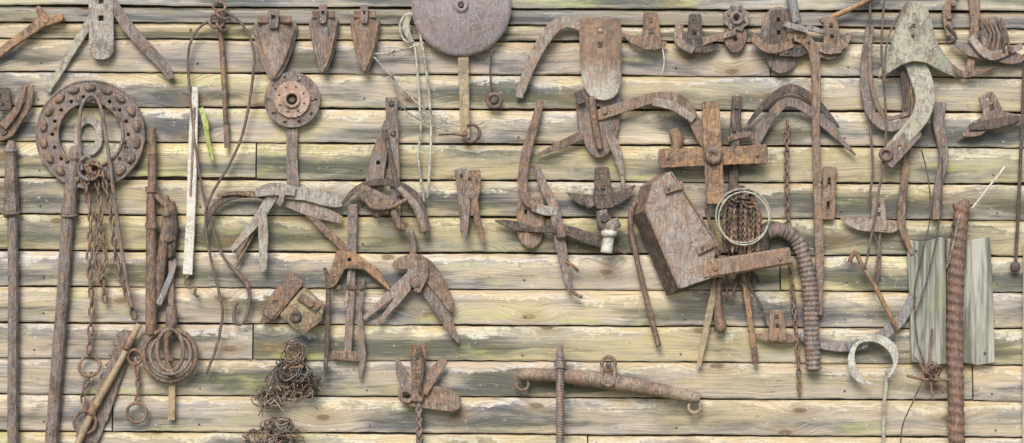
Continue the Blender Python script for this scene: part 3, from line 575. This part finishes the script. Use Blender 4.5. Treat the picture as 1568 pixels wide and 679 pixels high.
o=N_('loose_wire',D); tube(o,[(1406,230),(1416,270),(1420,330),(1405,400),(1396,450),(1400,520),(1412,565),(1395,610),(1378,650),(1374,700)],1.1,d=20); tube(o,[(1350,-5),(1345,80),(1352,200),(1340,300),(1330,360),(1320,410)],1.8,d=24,mat=CABLE); tube(o,[(1330,-5),(1328,150),(1334,260),(1330,300),(1345,345),(1338,420)],2,d=14,mat=CABLE); tube(o,[(1438,240),(1436,320),(1420,410),(1398,480)],1.1,d=20)
tube(o,[(1388,-5),(1352,60),(1345,130)],1.6,d=44,mat=CABLE)
o=N_('barbed_wire_knot',B)
for k in range(9): ring(o,1420+random.uniform(-6,6),570+random.uniform(-8,8),random.uniform(6,15),1.3,20,tilt=random.uniform(0,1.2),ax=random.random()*3,n=12)
tube(o,[(1384,574),(1420,580),(1458,580)],2.2,d=22); tube(o,[(1422,502),(1418,560),(1424,612)],1.8,d=22); tube(o,[(1395,545),(1420,575),(1440,600)],1.6,d=22)
o=N_('pale_metal_hoop',rust('hoop_enamel',(.58,.57,.49),(.66,.64,.56),(.48,.44,.35),spec=(.28,.24,.18),dc=(.68,.66,.58),org=.1))
bar(o,[(1356,576,3,24),(1366,552,8,25),(1358,529,15,25),(1336,517,12,24),(1311,523,5,22),(1300,543,9,20),(1303,566,13,20),(1316,582,8,20),(1334,587,2,20)],4)
o=N_('thin_stake',G); bar(o,[(1357,566,6),(1352,620,5),(1350,700,5)],4,d=10)
o=N_('curved_steel_strap',U); bp(o,[(1225,510,16),(1250,524,15),(1300,530,14),(1350,512,14),(1380,485,14),(1397,450,9)],[circ(1236,517,2.5)],5,14)
bolt(o,1232,516,4,15,4,B)
o=N_('slim_iron_rod',O); tube(o,[(1298,402,14),(1306,386,16),(1318,408,18),(1342,450,20),(1370,505,20)],3.6)
tube(o,[(1330,345,14),(1345,390,14),(1338,440,14)],2,mat=CABLE)
o=N_('singletree_bar',B,.9); tube(o,[(792,570,14,6),(800,572,14,9.5),(860,575,14,11),(930,583,14,12.5),(1000,595,14,11),(1062,607,14,9),(1071,609,14,5)],11,step=5,seg=12,mat=rust('singletree_rust',(.17,.115,.085),(.24,.165,.115),(.11,.08,.06),spec=(.42,.34,.25),dust=.4))
ring(o,800,588,9,2.4,14,a0=-80,a1=200); ring(o,1062,622,9,2.6,14,mat=T); ring(o,929,579,13,3,14,tilt=1.2); ring(o,931,556,10,3,16,n=14); tube(o,[(922,562,18),(922,585,26),(938,586,26),(940,562,18)],3.2,mat=P_); bolt(o,931,558,4,20,4,D)
o=N_('threaded_rod',P_,.2); tube(o,[(857,536,14,3),(857,545,24,6),(857,700,24,6)],6,step=1,seg=10,fr=lambda r,s,a:r*(1+.13*math.sin(2*pi*s/4.2+a))); tube(o,[(857,552,24,9.5),(857,561,24,9.5)],9,seg=6,flat=True)
o=N_('plough_frog_bracket',CS)
bp(o,[(640,526,24),(642,570,20),(640,612,16)],[rect(641,545,7,12),rect(641,575,6,10)],5,26,mat=B)
bar(o,[(608,548,5,14),(625,585,22,20),(652,600,20,22)],5,mat=P_); bar(o,[(682,550,12,14),(664,572,18,18),(648,600,16,24)],5); plate(o,sm([(612,596),(630,584),(665,590),(700,602),(706,618),(694,628),(660,624),(630,620),(614,612)],6),[circ(624,605,6)],6,18)
ring(o,624,605,9,3,20); tube(o,[(640,530,30),(650,552,32),(644,600,32)],2.6,mat=D)
o=N_('hanging_chain',P_); chain(o,[(641,605),(643,650),(643,700)],14,12,3,d=18); bar(o,[(642,610,9),(643,700,10)],4,d=12,mat=B)
def clump(nm,parts,n,seed):
    random.seed(seed); o=N_(nm,B,.3)
    for k in range(n):
        x0,y0,sx,sy=random.choice(parts); P=[]; a=random.random()*6.3; ra=math.sqrt(random.random())*.8
        x=x0+math.cos(a)*sx*ra; y=y0+math.sin(a)*sy*ra; a=random.random()*6.3
        for q in range(random.randint(4,8)):
            P.append((x,y,random.uniform(5,30))); a+=random.uniform(.3,1.4)*(1 if k%2 else -1); s=random.uniform(6,20); x+=math.cos(a)*s;y+=math.sin(a)*s
            e=math.hypot((x-x0)/sx,(y-y0)/sy); lim=random.uniform(.8,1.4)
            if e>lim: x=x0+(x-x0)/e*lim; y=y0+(y-y0)/e*lim
        tube(o,P,random.uniform(.6,1.2),seg=5,step=4,mat=random.choice([B,D,B,P_,WIRE,D,D]))
    for k in range(n//2):
        x0,y0,sx,sy=random.choice(parts); an=random.random()*6.3; x=x0+math.cos(an)*sx*.9;y=y0+math.sin(an)*sy*.9;a=random.random()*3.1;l=random.uniform(6,26)
        bar(o,[(x,y,2.8,random.uniform(12,30)),(x+math.cos(a)*l,y+math.sin(a)*l,1.8,random.uniform(12,30))],1.6,mat=random.choice([B,D,CS,SH]))
clump('rusty_wire_bundle',[(452,540,16,20),(446,570,32,18),(425,604,28,16),(455,592,32,16),(472,585,22,12),(408,608,16,10)],85,3)
clump('rusty_wire_bundle',[(430,650,32,10),(410,668,30,12),(440,676,24,14)],52,8)
def paint():
    N=NT('white_paint'); g=N.n('ShaderNodeNewGeometry'); a=N.noise(g.outputs['Position'],30,4); N.l(N.mix(N.ss(a,.4,.7),(.8,.8,.78),(.66,.66,.64)),N.b.inputs['Base Color']); N.b.inputs['Roughness'].default_value=.6; return N.m
o=N_('white_corner_post',paint(),.2); bar(o,[(1582,372,34),(1580,960,34)],14,d=10,smooth=False)
for o in ALL: o.done()
nails.o.parent=wall
# ---------------------------------------------------------------- ground
def gm():
    N=NT('ground_grass'); g=N.n('ShaderNodeNewGeometry'); P=g.outputs['Position']; a=N.noise(P,1.2,5); b=N.noise(P,40,5,.7)
    col=N.mix(N.ss(a,.4,.6),(.09,.12,.04),(.2,.17,.11)); col=N.mix(N.ss(b,.45,.65,0,.6),col,(.05,.07,.02)); N.l(col,N.b.inputs['Base Color']); N.b.inputs['Roughness'].default_value=.95
    N.l(N.bump(b,.8,.02),N.b.inputs['Normal']); return N.m
me=bpy.data.meshes.new('ground'); me.from_pydata([(-300,-300,0),(300,-300,0),(300,300,0),(-300,300,0)],[],[(0,1,2,3)]); me.materials.append(gm())
bpy.context.scene.collection.objects.link(bpy.data.objects.new('ground',me))
# ---------------------------------------------------------------- light, camera
sc=bpy.context.scene
w=bpy.data.worlds.new('World'); sc.world=w; w.use_nodes=True; nt=w.node_tree; bg=nt.nodes['Background']; sk=nt.nodes.new('ShaderNodeTexSky'); sk.sky_type='NISHITA'; sk.sun_disc=False
el=math.radians(40); ro=math.radians(192); sk.sun_elevation=el; sk.sun_rotation=ro; nt.links.new(sk.outputs[0],bg.inputs[0]); bg.inputs[1].default_value=.15
L=bpy.data.lights.new('sun','SUN'); L.energy=3.7; L.angle=math.radians(32); L.color=(1,.945,.865); lo=bpy.data.objects.new('sun',L); sc.collection.objects.link(lo)
dv=Vector((math.sin(ro)*math.cos(el),math.cos(ro)*math.cos(el),math.sin(el))); lo.rotation_euler=dv.to_track_quat('Z','Y').to_euler(); lo.location=(-2,-4,5)
cam=bpy.data.cameras.new('camera'); co=bpy.data.objects.new('camera',cam); sc.collection.objects.link(co); Dc=7.0
co.location=(0,-Dc,ZC); co.rotation_euler=(pi/2,0,0); cam.sensor_width=36; cam.lens=36*Dc/(1568*K); cam.clip_end=1000; sc.camera=co
sc.view_settings.view_transform='Standard'; sc.view_settings.look='None'; sc.view_settings.exposure=0
